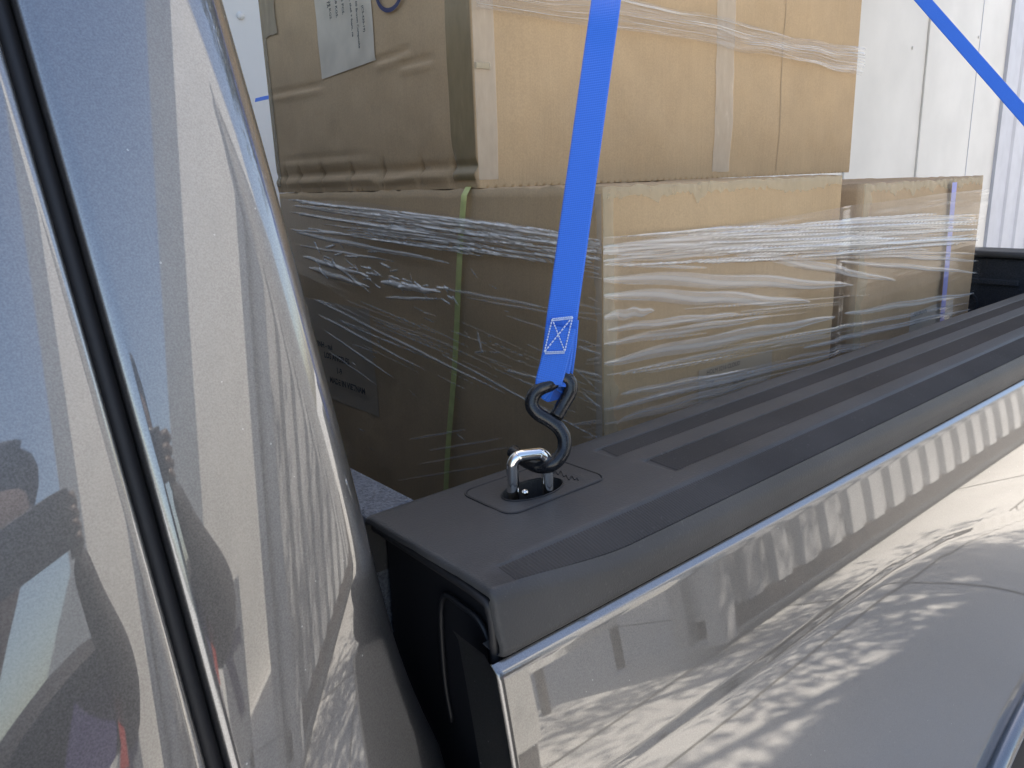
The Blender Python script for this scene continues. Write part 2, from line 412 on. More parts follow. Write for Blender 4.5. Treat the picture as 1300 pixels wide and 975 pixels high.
# ------------------------------------------------------------------ the truck
TR = thing('pickup_truck', 'grey metallic pickup truck carrying wrapped cardboard boxes in its bed', 'pickup truck', (0, 1.2, 0))
def xg(z): return .073+.04*(1.78-z)
def xe_(z): return .261-.125*(z-1.33)+1.1*max(0, 1.45-max(z, 1.31))**2
YB = .335
def cab_y(x, z, door):
    y = YB+.25*(z-1.40)+(.06*(z-1.4)**2 if z > 1.4 else -.3*(z-1.4)**2)
    if door:
        g = x-.09 if x > -.1 else -.19+.4*math.tanh((x+.1)/.4)*.25
        return y+g*(.15+1.0*(1.64-z)*(1 if z > 1.2 else 1-.9*sstep(1.2, .8, z)))
    return y+(x-.09)*(.10+.70*(1.64-max(z, 1.2)))+.9*max(x-.09, 0)**2
def cab_panel():
    zs = np.linspace(.55, 2.0, 90); rows = []
    for z in zs:
        x0 = xg(z)+.0095; x1 = xe_(z); row = []
        r = .045
        # roll in at gap
        ys = cab_y(x0, z, False)
        row += [(x0+.002, ys+.03, z), (x0, ys+.008, z), (x0+.0007, ys+.003, z), (x0+.003, ys+.0008, z)]
        xs = np.linspace(x0+.006, x1-r, 26)
        for x in xs: row.append((x, cab_y(x, z, False), z))
        xa = x1-r; ya = cab_y(xa, z, False); sl_ = (cab_y(xa, z, False)-cab_y(xa-.001, z, False))/.001; th0 = math.atan(sl_)
        # arc from tangent th0 to 90deg
        cx, cy_ = xa-r*math.sin(th0), ya+r*math.cos(th0)
        for th in np.linspace(th0, math.pi/2+.1, 22)[1:]: row.append((cx+r*math.sin(th), cy_-r*math.cos(th), z))
        lx, ly, _ = row[-1]
        row += [(lx-.006, ly+.06, z), (lx-.01, ly+.3, z), (lx-.01, 2.0, z)]
        rows.append(row)
    grid('cab_corner', np.array(rows), PAINT, TR)
cab_panel()
def door():
    zs = np.linspace(.55, 2.0, 80); rows = []
    for z in zs:
        x1 = xg(z); row = []
        for x in np.linspace(-1.0, x1-.006, 40): row.append((x, cab_y(x, z, True)+(.0 if x > -.3 else 0), z))
        y = cab_y(x1-.003, z, True)
        row += [(x1-.0028, y+.0008, z), (x1-.0007, y+.003, z), (x1, y+.008, z), (x1-.002, y+.03, z)]
        rows.append(row)
    d = grid('door', np.array(rows), PAINT, TR)
    # dark side window further forward
    mesh('window', [(x, cab_y(x, z, True)-.004, z) for x, z in ((-.95, 1.5), (-.35, 1.5), (-.35, 1.85), (-.8, 1.85))], [(0, 1, 2, 3)], GLASS, d, False)
    tube('handle', spline([(-.3, .22, 1.28), (-.28, .19, 1.28), (-.2, .18, 1.28), (-.12, .20, 1.28), (-.11, .24, 1.28)], 4), .012, PAINT, d)
    return d
door()
tube('door_seal', [(xg(z)+.0045, cab_y(xg(z), z, False)+.016, z) for z in np.linspace(.56, 1.99, 40)], .0058, BLACK, TR, 10)
grid('door_jamb', np.array([[(xg(z)+dx, cab_y(xg(z), z, False)+.029, z) for dx in (-.02, .03)] for z in np.linspace(.55, 2.0, 60)]), BLACK, TR)
# pale raised edge strip of the door skin
box('roof_panel', -1.6, .14, .48, 2.0, 2.0, 2.03, PAINT, TR, .01)
box('cab_floor', -1.6, .18, .45, 2.0, .5, .56, BLACK, TR)

# --- bed side outer panel
def fy(x, z):
    """outer skin of the bed side"""
    y = .333-.20*(1.39-z)
    y = np.where(z > 1.285, y, .312-.02*(1.285-z))
    return y
XF, XR = .262, 2.05; WC = (1.34, .50)
def bed_side():
    zs = np.concatenate([[1.4025, 1.4018, 1.4005, 1.399], np.linspace(1.3975, 1.288, 26), np.linspace(1.286, 1.262, 12), np.linspace(1.258, .62, 90)])
    xs = np.concatenate([[XF+.006, XF+.004, XF+.001, XF, XF+.0015], np.linspace(XF+.005, 1.7, 170), np.linspace(1.72, XR, 10)])
    P = np.zeros((len(zs), len(xs), 3))
    for i, z in enumerate(zs):
        if z > 1.3: cr = 0
        for j, x in enumerate(xs):
            t = 1.39-z
            yu = .333-.21*t+.25*t*t
            if z > 1.398: yu = .333-.21*(1.39-1.398)+(z-1.398)*1.4
            # lower: below the character line the fender swells out around the wheel
            zc = float(np.interp(x, [.26, .40, .52, .65, .78, .92, 1.03, 1.2, 1.5, 2.05], [1.296, 1.292, 1.289, 1.290, 1.288, 1.276, 1.256, 1.222, WC[0], 1.15]))
            if z < zc:
                tt = zc-z
                k = 1-math.exp(-tt/.003)
                yu = .333-.21*(1.39-zc)+.25*(1.39-zc)**2
                yu = yu-.0012*k-.13*tt+.16*tt*tt
                # wheel arch flare
                r = math.hypot(x-WC[0], z-WC[1])
                yu -= .005*math.exp(-((r-.46)/.16)**2)*float(sstep(0, .25, tt))
            row_y = yu
            if j == 0: row_y += .05
            elif j == 1: row_y += .012
            elif j == 2: row_y += .004
            elif j == 3: row_y += .0015
            P[i, j] = (x, row_y, z)
    # cut the wheel opening
    n, k = P.shape[:2]; vs = P.reshape(-1, 3).tolist(); fs = []
    for i in range(n-1):
        for j in range(k-1):
            c = (P[i, j]+P[i+1, j+1])/2
            if math.hypot(c[0]-WC[0], c[2]-WC[1]) < .456: continue
            fs.append((i*k+j, (i+1)*k+j, (i+1)*k+j+1, i*k+j+1))
    return mesh('bed_side', vs, fs, PAINTB, TR)
bs = bed_side()
arc = [(WC[0]+.455*math.cos(a), .270, WC[1]+.455*math.sin(a)) for a in np.linspace(-.1, math.pi+.1, 60)]
tube('wheel_arch_lip', spline(arc, 3), .015, PAINTB, TR, 14)
# wheel
wh = thing('wheel', None, None, (WC[0], .38, .42)); wh.parent = TR; wh.matrix_parent_inverse = Matrix.Translation(TR.location).inverted()
bm = bmesh.new(); prof = [(-.12, .24), (-.13, .33), (-.11, .395), (-.06, .41), (.06, .41), (.11, .395), (.13, .33), (.12, .24)]
rings = [[bm.verts.new((WC[0]+r*math.cos(a), .40+y, .42+r*math.sin(a))) for a in np.linspace(0, 2*math.pi, 49)[:-1]] for y, r in prof]
for i in range(len(rings)):
    A, B = rings[i], rings[(i+1) % len(rings)]
    for k in range(48): bm.faces.new((A[k], A[(k+1) % 48], B[(k+1) % 48], B[k]))
frombm('tyre', bm, BLACK, wh, True)
bm = bmesh.new(); bmesh.ops.create_cone(bm, cap_ends=True, segments=48, radius1=.24, radius2=.22, depth=.2)
for v in bm.verts: v.co = Vector((WC[0]+v.co.x, .40+v.co.z*.9, .42+v.co.y))
frombm('rim', bm, STEEL, wh, False)

# --- bed rail cap
def rail():
    xs = np.concatenate([[XF+.016, XF+.010, XF+.008, XF+.0085, XF+.010, XF+.013], np.linspace(XF+.03, .60, 130), np.linspace(.61, XR, 100)])
    drop = [.009, .008, .006, .0025, .0007, 0]
    rows = []
    for i, x in enumerate(xs):
        f = sstep(.25, .40, x)
        yo = .346-.010*f; zo = 1.449-.0125*f
        d = drop[i] if i < 6 else 0
        prof = [(.510, 1.395), (.5095, 1.436), (.508, 1.444), (.504, 1.449), (.498, 1.4502), (.487, 1.450)]
        fA = sstep(.500, .506, x); 
        # longitudinal channels under the grip strips
        def ch(y0, y1, dep, f_): return [(y0, 1.45), (y0-.0012, 1.45-dep*f_), (y1+.0012, 1.45-dep*f_), (y1, 1.45)]
        prof += ch(.481, .453, .0018, fA)
        prof += [(.446, 1.4503), (.437, 1.4503)]
        fB = sstep(.510, .516, x)
        prof = prof[:-1]+[(.437, 1.4505)]+ch(.430, .393, .0018, fB)
        prof += [(.386, 1.4505), (.376, 1.450-.0005*f)]
        zt = lambda y: 1.450+(zo-1.450)*((.376-y)/(.376-yo))**1.3 if y < .376 else 1.45
        fC = sstep(.291, .294, x); fD = fC
        C0, C1 = .371, yo+.006
        prof += [(C0, zt(C0)), (C0-.0012, zt(C0)-.0016*fC), (C1+.0012, zt(C1)-.0016*fD), (C1, zt(C1))]
        prof += [(yo+.004, zo-.0008), (yo+.0008, zo-.004), (yo-.0008, zo-.009), (yo-.0015, zo-.018), (.3375, 1.412), (.3375, 1.407), (.3395, 1.4045), (.345, 1.404), (.36, 1.406)]
        cy_ = .43; cz = 1.40
        row = []
        for (y, z) in prof:
            if d: y = y+(d*.8 if y < .36 and z < 1.447 else 0); z = z-d*.9 if z > 1.43 else z
            row.append((x, y, z))
        rows.append(row)
    o = grid('bed_rail', np.array(rows), RAIL, TR)
    bm = bmesh.new(); bm.from_mesh(o.data)
    kill = [f for f in bm.faces if .354 < f.calc_center_median().x < .456 and .4275 < f.calc_center_median().y < .4825 and f.calc_center_median().z > 1.44]
    bmesh.ops.delete(bm, geom=kill, context='FACES'); bm.to_mesh(o.data); bm.free()
    return o
rl = rail()
md = rl.modifiers.new('smooth_edges', 'EDGE_SPLIT'); md.split_angle = math.radians(50)
def zt_rail(x, y):
    f = sstep(.25, .40, x); yo = .346-.010*f; zo = 1.449-.0125*f
    return 1.450+(zo-1.450)*max(0, (.376-y)/(.376-yo))**1.3 if y < .376 else 1.45
def strip(y0, y1, x0, x1, slant=0):
    per = .0030 if y1 is None else .0037; n = int((x1-x0)/per*4); xs = x0+np.arange(n)*per/4; S = np.linspace(0, 1, 7)
    P = np.zeros((n, 7, 3))
    for i, x_ in enumerate(xs):
        hgt = (0, .5, 1, .5)[i % 4]*(.0010 if y1 is None else .0013)
        for k, q in enumerate(S):
            x = x_+slant*(1-q)*1.0-.0009*math.sin(q*math.pi)*0
            if y1 is None:
                f = float(sstep(.25, .40, x)); yb = .346-.010*f+.006; y = .3695+(yb+.0015-.3695)*q
            else: y = y0+(y1-y0)*q
            P[i, k] = (x, y, zt_rail(x, y)-.0016+hgt)
    grid('grip_strip', P, GRIP, rl)
strip(.4795, .4545, .508, XR-.02, .004); strip(.4285, .3945, .518, XR-.02, .003); strip(.37, None, .293, XR-.02, 0)
# real transverse ribs on the near stretch of the grip strips come from the material; tie-down plate
def rrect(cx, cy, hx, hy, r, n=8, z=0, skew=0):
    out = []
    for sx_, sy, a0 in ((1, 1, 0), (-1, 1, math.pi/2), (-1, -1, math.pi), (1, -1, 1.5*math.pi)):
        for k in range(n+1):
            a = a0+k/n*math.pi/2
            out.append((cx+sx_*(hx-r)+r*math.cos(a), cy+sy*(hy-r)+r*math.sin(a), z))
    return out
PC = (.405, .4555)
bm = bmesh.new()
n_out = 4*9
o1 = rrect(*PC, .0545, .0315, .012, 8, 1.4502); o2 = rrect(*PC, .0537, .0307, .0115, 8, 1.4508)
def ell(rx, ry, z, n=n_out): return [(.397+rx*math.cos(2*math.pi*(k+.5)/n), .4495+ry*math.sin(2*math.pi*(k+.5)/n), z) for k in range(n)]
def toring(bm, L): return [bm.verts.new(p) for p in L]
rings = [toring(bm, rrect(*PC, .0545, .0315, .012, 8, 1.447)), toring(bm, o1), toring(bm, o2), toring(bm, ell(.0310, .0178, 1.4508)), toring(bm, ell(.0302, .0172, 1.4500)), toring(bm, ell(.0295, .0168, 1.435)), toring(bm, ell(.029, .0162, 1.41)), toring(bm, ell(.012, .007, 1.409))]
for A, B in zip(rings[:-1], rings[1:]):
    for k in range(n_out): bm.faces.new((A[k], A[(k+1) % n_out], B[(k+1) % n_out], B[k]))
bm.faces.new(rings[-1])
plate = frombm('tie_down_plate', bm, RAIL, rl, False)
tube('plate_groove', rrect(*PC, .0553, .0323, .0125, 8, 1.4503), .0009, BLACK, rl, 6, closed=True)
tube('well_rim', ell(.0307, .0175, 1.4512), .0007, BLACK, rl, 6, closed=True)
# the ring (bail)
A = Vector((.3775, .4515, 1.452)); B = Vector((.4035, .4385, 1.452)); up = Vector((0, 0, 1)); H = .033
dv = (B-A).normalized()
pts = [A-up*.004, A+up*.006, A+up*(H-.010)]+[A+dv*(.008*(1-math.cos(a)))+up*(H-.010+.009*math.sin(a)) for a in (.4, .8, 1.2, 1.5)]
pts += [B-dv*(.008*(1-math.cos(a)))+up*(H-.010+.009*math.sin(a)) for a in (1.5, 1.2, .8, .4)]+[B+up*(H-.010), B+up*.006, B-up*.004]
RINGN = [Vector(p) for p in pts]
tube('tie_down_ring', spline(pts, 4), .0050, STEEL, rl, 16)
sq = []
for k in range(60):
    t_ = k/59; u_ = atz(700+34*t_, 597+13*t_+2.2*math.sin(t_*31)+1.5*math.sin(t_*13), 1.4512); sq.append(u_)
tube('embossed_script', sq, .00045, BLACK, plate, 5)
bm = bmesh.new(); bmesh.ops.create_uvsphere(bm, u_segments=12, v_segments=8, radius=.003)
for v in bm.verts: v.co += Vector((.385, .4455, 1.4525))
frombm('screw', bm, STEEL, rl, True)

# bed front end and inner structure
endp = [(.352, .9), (.352, 1.36), (.352, 1.402), (.358, 1.428), (.372, 1.436), (.497, 1.438), (.505, 1.43), (.505, .9)]
bm = bmesh.new()
va = [bm.verts.new((.288, y, z)) for y, z in endp]; vb = [bm.verts.new((.30, y, z)) for y, z in endp]
bm.faces.new(va); bm.faces.new(vb[::-1])
for k in range(len(endp)): bm.faces.new((va[k], va[(k+1) % 8], vb[(k+1) % 8], vb[k]))
be = frombm('bed_front_end', bm, INNER, TR)
tube('gasket', spline([(.276, .347, 1.30), (.273, .349, 1.37), (.272, .3495, 1.41), (.272, .352, 1.43), (.272, .362, 1.4385), (.274, .42, 1.4395), (.276, .50, 1.4395)], 5), .0035, BLACK, TR, 8)
tube('end_pressing', spline([(.286, .375, 1.30), (.284, .37, 1.38), (.284, .378, 1.405), (.284, .40, 1.41), (.284, .425, 1.405), (.285, .43, 1.34), (.286, .425, 1.30)], 5), .0022, INNER, be, 8)
tube('drain_hose', spline([(.25, .47, 1.27), (.255, .44, 1.262), (.262, .40, 1.262), (.272, .37, 1.27), (.275, .362, 1.30)], 6), .009, GLOSSBLACK, TR, 12)
grid('panel_flange', np.array([[(XF+.004, .338-.21*(1.39-z)+.25*(1.39-z)**2+.006, z), (XF+.012, .345, z), (XF+.03, .352, z)] for z in np.linspace(.9, 1.395, 20)]), PAINTB, TR)
bh = box('bulkhead', .275, .326, .512, 2.14, .95, 1.444, LINER, TR, .006)
box('bed_floor', .3, XR-.1, .45, 2.2, .86, .90, LINERD, TR)
box('inner_side', .3, XR-.1, .47, .506, .88, 1.40, LINERD, TR)
box('far_side', .26, XR, 2.22, 2.31, .7, 1.45, PAINTB, TR, .02)
# tailgate
tg = box('tailgate', 1.905, 1.965, .53, 2.14, .9, 1.497, LINERD, TR, .008)
box('tailgate_cap', 1.893, 1.985, .52, 2.16, 1.499, 1.513, RAIL, tg, .005)
bm = bmesh.new(); addbox(bm, 1.897, 1.906, .56, 2.1, 1.44, 1.452, .002); addbox(bm, 1.897, 1.906, .56, 2.1, 1.30, 1.31, .002)
frombm('pressed_rib', bm, LINERD, tg)
tube('latch_recess', [(1.903, .66+.022*math.cos(a), 1.395+.022*math.sin(a)) for a in np.linspace(0, 2*math.pi, 25)[:-1]], .003, LINERD, tg, 6, closed=True)

# ------------------------------------------------------------------ cartons
def carton(name, label, x0, x1, y0, y1, z0, z1, m, step=.012, seed=1, crush=.003, dents=None, origin=None):
    t = thing(name, label, 'cardboard box', ((x0+x1)/2, (y0+y1)/2, z0), 'cardboard boxes loaded in the truck bed')
    bm = bmesh.new()
    faces = []
    def sheet(o_, u, v, nu, nv):
        vs = [[bm.verts.new(Vector(o_)+Vector(u)*(i/nu)+Vector(v)*(j/nv)) for j in range(nv+1)] for i in range(nu+1)]
        for i in range(nu):
            for j in range(nv): bm.faces.new((vs[i][j], vs[i+1][j], vs[i+1][j+1], vs[i][j+1]))
    nx, ny, nz = [max(4, int(d/step)) for d in (x1-x0, y1-y0, z1-z0)]
    sheet((x0, y0, z0), (x1-x0, 0, 0), (0, 0, z1-z0), nx, nz); sheet((x0, y1, z0), (x1-x0, 0, 0), (0, 0, z1-z0), nx//3, nz//3)
    sheet((x0, y0, z0), (0, y1-y0, 0), (0, 0, z1-z0), ny, nz); sheet((x1, y0, z0), (0, y1-y0, 0), (0, 0, z1-z0), ny//3, nz//3)
    sheet((x0, y0, z1), (x1-x0, 0, 0), (0, y1-y0, 0), nx, ny); sheet((x0, y0, z0), (x1-x0, 0, 0), (0, y1-y0, 0), nx//3, ny//3)
    co = np.array([v.co[:] for v in bm.verts])
    D = carton_disp(co, (x0, x1, y0, y1, z0, z1), seed, crush, dents)
    for v, c in zip(bm.verts, co+D): v.co = Vector(c)
    bmesh.ops.remove_doubles(bm, verts=bm.verts, dist=.0003)
    frombm('carton_body', bm, m, t, True)
    return t
def carton_disp(co, B, seed, crush, dents):
    x0, x1, y0, y1, z0, z1 = B; D = np.zeros_like(co)
    a = co[:, 0]*3+co[:, 1]*2.3; b = co[:, 2]*3
    n1 = vnoise(a*3+9, b*3+7, seed)-.5; n2 = vnoise(a*11, b*9, seed+1)-.5
    # bulge away from edges
    ex = np.minimum(co[:, 0]-x0, x1-co[:, 0]); ey = np.minimum(co[:, 1]-y0, y1-co[:, 1]); ez = np.minimum(co[:, 2]-z0, z1-co[:, 2])
    onx = ex < 1e-6; ony = ey < 1e-6; onz = ez < 1e-6
    inx = sstep(0, .08, ex); iny = sstep(0, .08, ey); inz = sstep(0, .08, ez)
    amp = .006*n1+.002*n2
    D[:, 1] += np.where(ony, np.where(co[:, 1] < (y0+y1)/2, -1, 1)*(amp+.003)*inx*inz, 0)
    D[:, 0] += np.where(onx, np.where(co[:, 0] < (x0+x1)/2, -1, 1)*(amp+.003)*iny*inz, 0)
    D[:, 2] += np.where(onz, np.where(co[:, 2] < (z0+z1)/2, -1, 1)*(amp-.002)*inx*iny, 0)
    # worn, slightly crushed top rim
    rim = np.exp(-ez/.012)
    e = vnoise(a*30, b*5, seed+3)-.5
    D[:, 2] += rim*crush*e*1.4*np.where(co[:, 2] > (z0+z1)/2, 1, 0)
    D[:, 1] += np.where(ony, rim*crush*.5*(vnoise(a*40, b*20, seed+5)-.3), 0)
    if dents:
        zb = co[:, 2]-z0
        front = onx & (co[:, 0] < (x0+x1)/2)
        # crumpled roll along the bottom edge of the cab-side face
        roll = np.exp(-((zb-.018)/.007)**2)*.0045-np.exp(-((zb-.030)/.006)**2)*.004
        D[:, 0] += np.where(front, -roll*(.6+.8*vnoise(co[:, 1]*22, co[:, 1]*0, seed+9)), 0)
        for (yd, w_, dep) in dents:
            g = np.exp(-(((co[:, 1]-yd)+.25*(zb-.02))/w_)**2)*np.exp(-((zb-.022)/.02)**2)
            D[:, 0] += np.where(front, g*dep, 0)
    if dents:
        for (ya, za, yb, zb_, dp) in CREASE:
            L = math.hypot(yb-ya, zb_-za); du, dv_ = (yb-ya)/L, (zb_-za)/L
            q = ((co[:, 1]-ya)*du+(co[:, 2]-za)*dv_)/L; d = (co[:, 1]-ya)*-dv_+(co[:, 2]-za)*du
            g = np.exp(-(d/.004)**2)-.8*np.exp(-((d-.008)/.005)**2)
            D[:, 0] += np.where(front, g*dp*sstep(0, .2, q)*sstep(1, .7, q), 0)
    return D
FX = .665; FY = .62
CREASE = []
for (xa, ya, xb, yb, dp) in ((340, 121, 420, 106, .004), (475, 80, 528, 60, .004), (505, 84, 560, 72, .003), (350, 205, 480, 195, .002), (470, 228, 540, 214, .003)):
    _a = atx(xa, ya, .667); _b = atx(xb, yb, .667); CREASE.append((_a[1], _a[2], _b[1], _b[2], dp))
TY = .848
lower = carton('cardboard_box', 'wrapped cardboard box with green band, directly behind the black hook', FX, 1.215, FY, 1.47, .905, 1.688, CARD, .012, 3, .004)
rear = carton('cardboard_box', 'smaller wrapped cardboard box standing next to the tailgate', 1.288, 1.803, FY, 1.42, .905, 1.672, CARD2, .012, 8, .004)
dents = [(yy, .004, .010) for yy in (.905, .985, 1.09, 1.19, 1.29, 1.38, 1.44)]
top = carton('cardboard_box', 'large cardboard box on top of the stack with grey paper label', FX+.002, 1.69, TY, 1.475, 1.689, 2.32, CARDT, .005, 12, .003, dents)

def patch(name, P, m, parent, thick=.0006): return grid(name, P, m, parent)
def facepatch(name, axis, c, u0, u1, v0, v1, off, m, parent, B=None, seed=1, crush=.003, dents=None, edge=.0, n=40, k=60, fn=None):
    """patch lying on a carton face, following its displacement. axis 'x' (u=y) or 'y' (u=x)"""
    U = np.linspace(0, 1, n); V = np.linspace(0, 1, k); P = np.zeros((n, k, 3))
    uu, vv = np.meshgrid(U, V, indexing='ij')
    u = u0+(u1-u0)*uu; v = v0+(v1-v0)*vv
    if fn: u, v = fn(u, v, uu, vv)
    if edge:
        j0 = (vnoise(v*60, v*0+3, seed+40)-.5)*edge; u = u+j0*(np.abs(uu-.5)*2)**4*np.sign(uu-.5)
        j1 = (vnoise(u*60, u*0+5, seed+41)-.5)*edge; v = v+j1*(np.abs(vv-.5)*2)**4*np.sign(vv-.5)
    if axis == 'x': co = np.stack([np.full(u.size, c), u.ravel(), v.ravel()], 1)
    else: co = np.stack([u.ravel(), np.full(u.size, c), v.ravel()], 1)
    if B is not None:
        co = co+carton_disp(co, B, seed, crush, dents)
    if axis == 'x': co[:, 0] -= off
    else: co[:, 1] -= off
    return grid(name, co.reshape(n, k, 3), m, parent)
BT = (FX+.002, 1.69, TY, 1.475, 1.689, 2.32); BL = (FX, 1.215, FY, 1.47, .905, 1.688); BR = (1.288, 1.803, FY, 1.42, .905, 1.672)
kt = dict(B=BT, seed=12, crush=.003, dents=dents); kl = dict(B=BL, seed=3, crush=.004); kr = dict(B=BR, seed=8, crush=.004)
cT = FX+.002
yA = atx(573, 120, cT)[1]; yB_ = atx(346, 120, cT)[1]
facepatch('tape', 'x', cT, TY+.001, yA, 1.70, 2.31, .0012, TAPE_OLIVE, top, n=14, k=180, **kt)
facepatch('tape', 'x', cT, yB_, 1.473, 1.70, 2.31, .0012, TAPE_OLIVE, top, n=14, k=180, **kt)
yC = atx(352, 20, cT)[1]
facepatch('tape', 'x', cT, atx(353, 30, cT)[1], yB_, atx(345, 46, cT)[2], 2.2, .0022, TAPE_OLIVE, top, n=10, k=60, edge=.004, **kt)
facepatch('tape', 'y', TY, cT+.001, cT+.035, 1.70, 2.31, .0010, TAPE_CLEAR, top, n=10, k=80, B=BT, seed=12, crush=.003)
a = aty(905, 150, TY); b = aty(927, 150, TY); bb = aty(920, 232, TY)
facepatch('tape', 'y', TY, a[0], b[0], 1.70, 2.0, .0012, TAPE_CLEAR, top, n=10, k=80, edge=.003, B=BT, seed=12, crush=.003)
c2 = aty(988, 150, TY)[0]
facepatch('flap_crease', 'y', TY, c2-.0012, c2+.0012, 1.70, 2.25, .0008, simple('crease', (.44, .315, .19), .9), top, n=3, k=60, B=BT, seed=12, crush=.003)
# paper label on the cab-side face with sideways print
l0 = atx(525, 75, cT); l1 = atx(404, 94, cT)
ly0, ly1 = atx(478, 50, cT)[1], atx(407, 50, cT)[1]; lzb = (atx(478, 80, cT)[2]+atx(411, 95, cT)[2])/2
lab = facepatch('paper_label', 'x', cT, ly0, ly1, lzb-.002, 2.15, .0016, LABEL, top, n=20, k=60, fn=lambda u, v, a, b: (u, v+(1-b)*(-.004+.008*(1-a))), **kt)
RV, UV_ = (0, -1, 0), (0, 0, 1)   # on the cab-side face, seen from -X: right = -Y
bend = atx(466, 30, cT)
fx_ = cT-.0095
rows = [(463, 49, '(CS-430-19)', .0075), (457, 70, '00 Brown Composite', .0075), (450, 72, 'ions, shell + foam, na', .0075), (436, 24, '6 PCS.', .0085), (428, 27, '28 KGS.', .0085), (420, 30, '28 KGS.', .0085), (416, 10, '1A', .0085)]
for (px, pyend, s_, sz) in rows:
    # text runs downward (right = -Z), ends at py = pyend; letter tops point toward -Y
    e = atx(px, pyend, fx_); L = len(s_)*sz*.56
    text(s_, sz, INK, lab, (fx_, e[1]+.002, e[2]+L), (0, 0, -1), (0, -1, 0), bold=.0002)
# marker ring
mc = atx(500, -14, cT)
pts = []
for a in np.linspace(0, 2*math.pi, 49)[:-1]:
    pts.append((mc[1]+.034*math.cos(a), mc[2]+.028*math.sin(a)))
bm = bmesh.new(); ri = [bm.verts.new((fx_+.001, mc[1]+.038*math.cos(a), mc[2]+.031*math.sin(a))) for a in np.linspace(0, 2*math.pi, 49)[:-1]]
ro = [bm.verts.new((fx_+.001, mc[1]+.031*math.cos(a), mc[2]+.025*math.sin(a))) for a in np.linspace(0, 2*math.pi, 49)[:-1]]
for k in range(48): bm.faces.new((ri[k], ri[(k+1) % 48], ro[(k+1) % 48], ro[k]))
frombm('marker_ring', bm, MARKER, top)
# torn bit at the top box's near edge
p = aty(612, 84, TY); box('tape_scrap', p[0]-.014, p[0]+.010, TY-.006, TY-.002, p[2]-.004, p[2]+.004, TAPE_YEL, top, .001)
# lower box labels
fl_ = FX-.010
ll = facepatch('paper_label', 'x', FX, atx(480, 490, FX)[1], atx(400, 490, FX)[1], atx(478, 527, FX)[2], atx(470, 400, FX)[2]+.01, .0012, simple('brown_label', (.42, .33, .23), .6), lower, n=20, k=30, **kl)
for (px, py, s_, sz) in ((431, 447, 'HO CHI MINH - nui', .015), (446, 464, 'LOS ANGELES', .0155), (437, 477, '1-9', .016), (467, 502, 'MADE IN VIETNAM', .0155)):
    e = atx(px, py, fl_); text(s_, sz, INK, ll, (fl_, e[1]+len(s_)*sz*.60, e[2]), (0, -1, 0), (0, 0, 1), bold=.0005)
a = aty(895, 455, FY); b = aty(968, 505, FY)
ll2 = facepatch('paper_label', 'y', FY, aty(885, 470, FY)[0], aty(975, 470, FY)[0], aty(880, 522, FY)[2], aty(970, 445, FY)[2], .0012, simple('tan_label', (.48, .37, .25), .6), lower, n=20, k=20, **kl)
for (px, py, s_, sz) in ((897, 476, 'HOLM 3216 CLOUD', .009), (897, 490, 'NOIR', .007), (930, 488, '3600 TUBE', .007), (895, 514, 'FCT  *  1/3 MTK', .008)):
    e = aty(px, py, FY-.0085); text(s_, sz, INKF, ll2, (e[0], FY-.0085, e[2]), (1, 0, 0), (0, 0, 1))
ll3 = facepatch('paper_label', 'y', FY, aty(1152, 400, FY)[0], aty(1206, 400, FY)[0], aty(1152, 425, FY)[2], aty(1200, 382, FY)[2], .0012, simple('grey_tan_label', (.50, .44, .36), .6), rear, n=20, k=20, **kr)
for (px, py, s_, sz) in ((1160, 402, 'MIX BROWN', .010), (1160, 412, '28 PCS', .010)):
    e = aty(px, py, FY-.0085); text(s_, sz, INKF, ll3, (e[0], FY-.0085, e[2]), (1, 0, 0), (0, 0, 1), bold=.0005)
# ragged yellowed tape along the upper edges
def rim(parent, x0, x1, zt, kk, seed):
    facepatch('edge_tape', 'y', FY, x0, x1, zt-.014, zt-.001, .0012, TAPE_YEL, parent, n=140, k=8, fn=lambda u, v, a, b: (u, v-(1-b)*(.009*(vnoise(u*38, u*0, seed)**3)*1.6+.007*(vnoise(u*190, u*0, seed+1)-.5)-.002)), **kk)
rim(lower, FX, 1.212, 1.688, kl, 51); rim(rear, 1.29, 1.80, 1.672, kr, 52)
facepatch('edge_tape', 'y', FY, FX, FX+.02, 1.0, 1.68, .0016, TAPE_YEL, lower, n=8, k=160, fn=lambda u, v, a, b: (u+a*.016*(vnoise(v*45, v*0, 77)**2-.2), v), **kl)
facepatch('edge_tape', 'x', FX, FY, FY+.008, 1.0, 1.68, .0012, TAPE_CLEAR, lower, n=8, k=160, fn=lambda u, v, a, b: (u+a*.006*(vnoise(v*60, v*0, 78)-.2), v), **kl)
facepatch('edge_tape', 'y', FY, 1.29, 1.31, 1.0, 1.66, .0016, TAPE_YEL, rear, n=8, k=120, fn=lambda u, v, a, b: (u+a*.018*(vnoise(v*45, v*0, 79)**2-.2), v), **kr)
# green plastic band round the lower box
g0 = atx(592, 243, FX-.006); g1 = atx(568, 622, FX-.006)
P = []
for t in np.linspace(0, 1.25, 60):
    y = g0[1]+(g1[1]-g0[1])*t; z = 1.6905+(g1[2]-1.6905)*t
    P.append([(FX-.0085-.0015*math.sin(t*9), y-.0065, z), (FX-.009-.0015*math.sin(t*9), y, z), (FX-.0085-.0015*math.sin(t*9), y+.0065, z)])
P = [[(FX+.3-.031*k, g0[1]+dy, 1.6915) for dy in (-.0065, 0, .0065)] for k in range(10)]+[[(FX-.002, g0[1]+dy, 1.6915) for dy in (-.0065, 0, .0065)]]+P[1:]
gb = grid('green_band', np.array(P), GREENB, None); tag(gb, 'yellow-green plastic strapping band running down the wrapped box behind the film', 'strapping band')
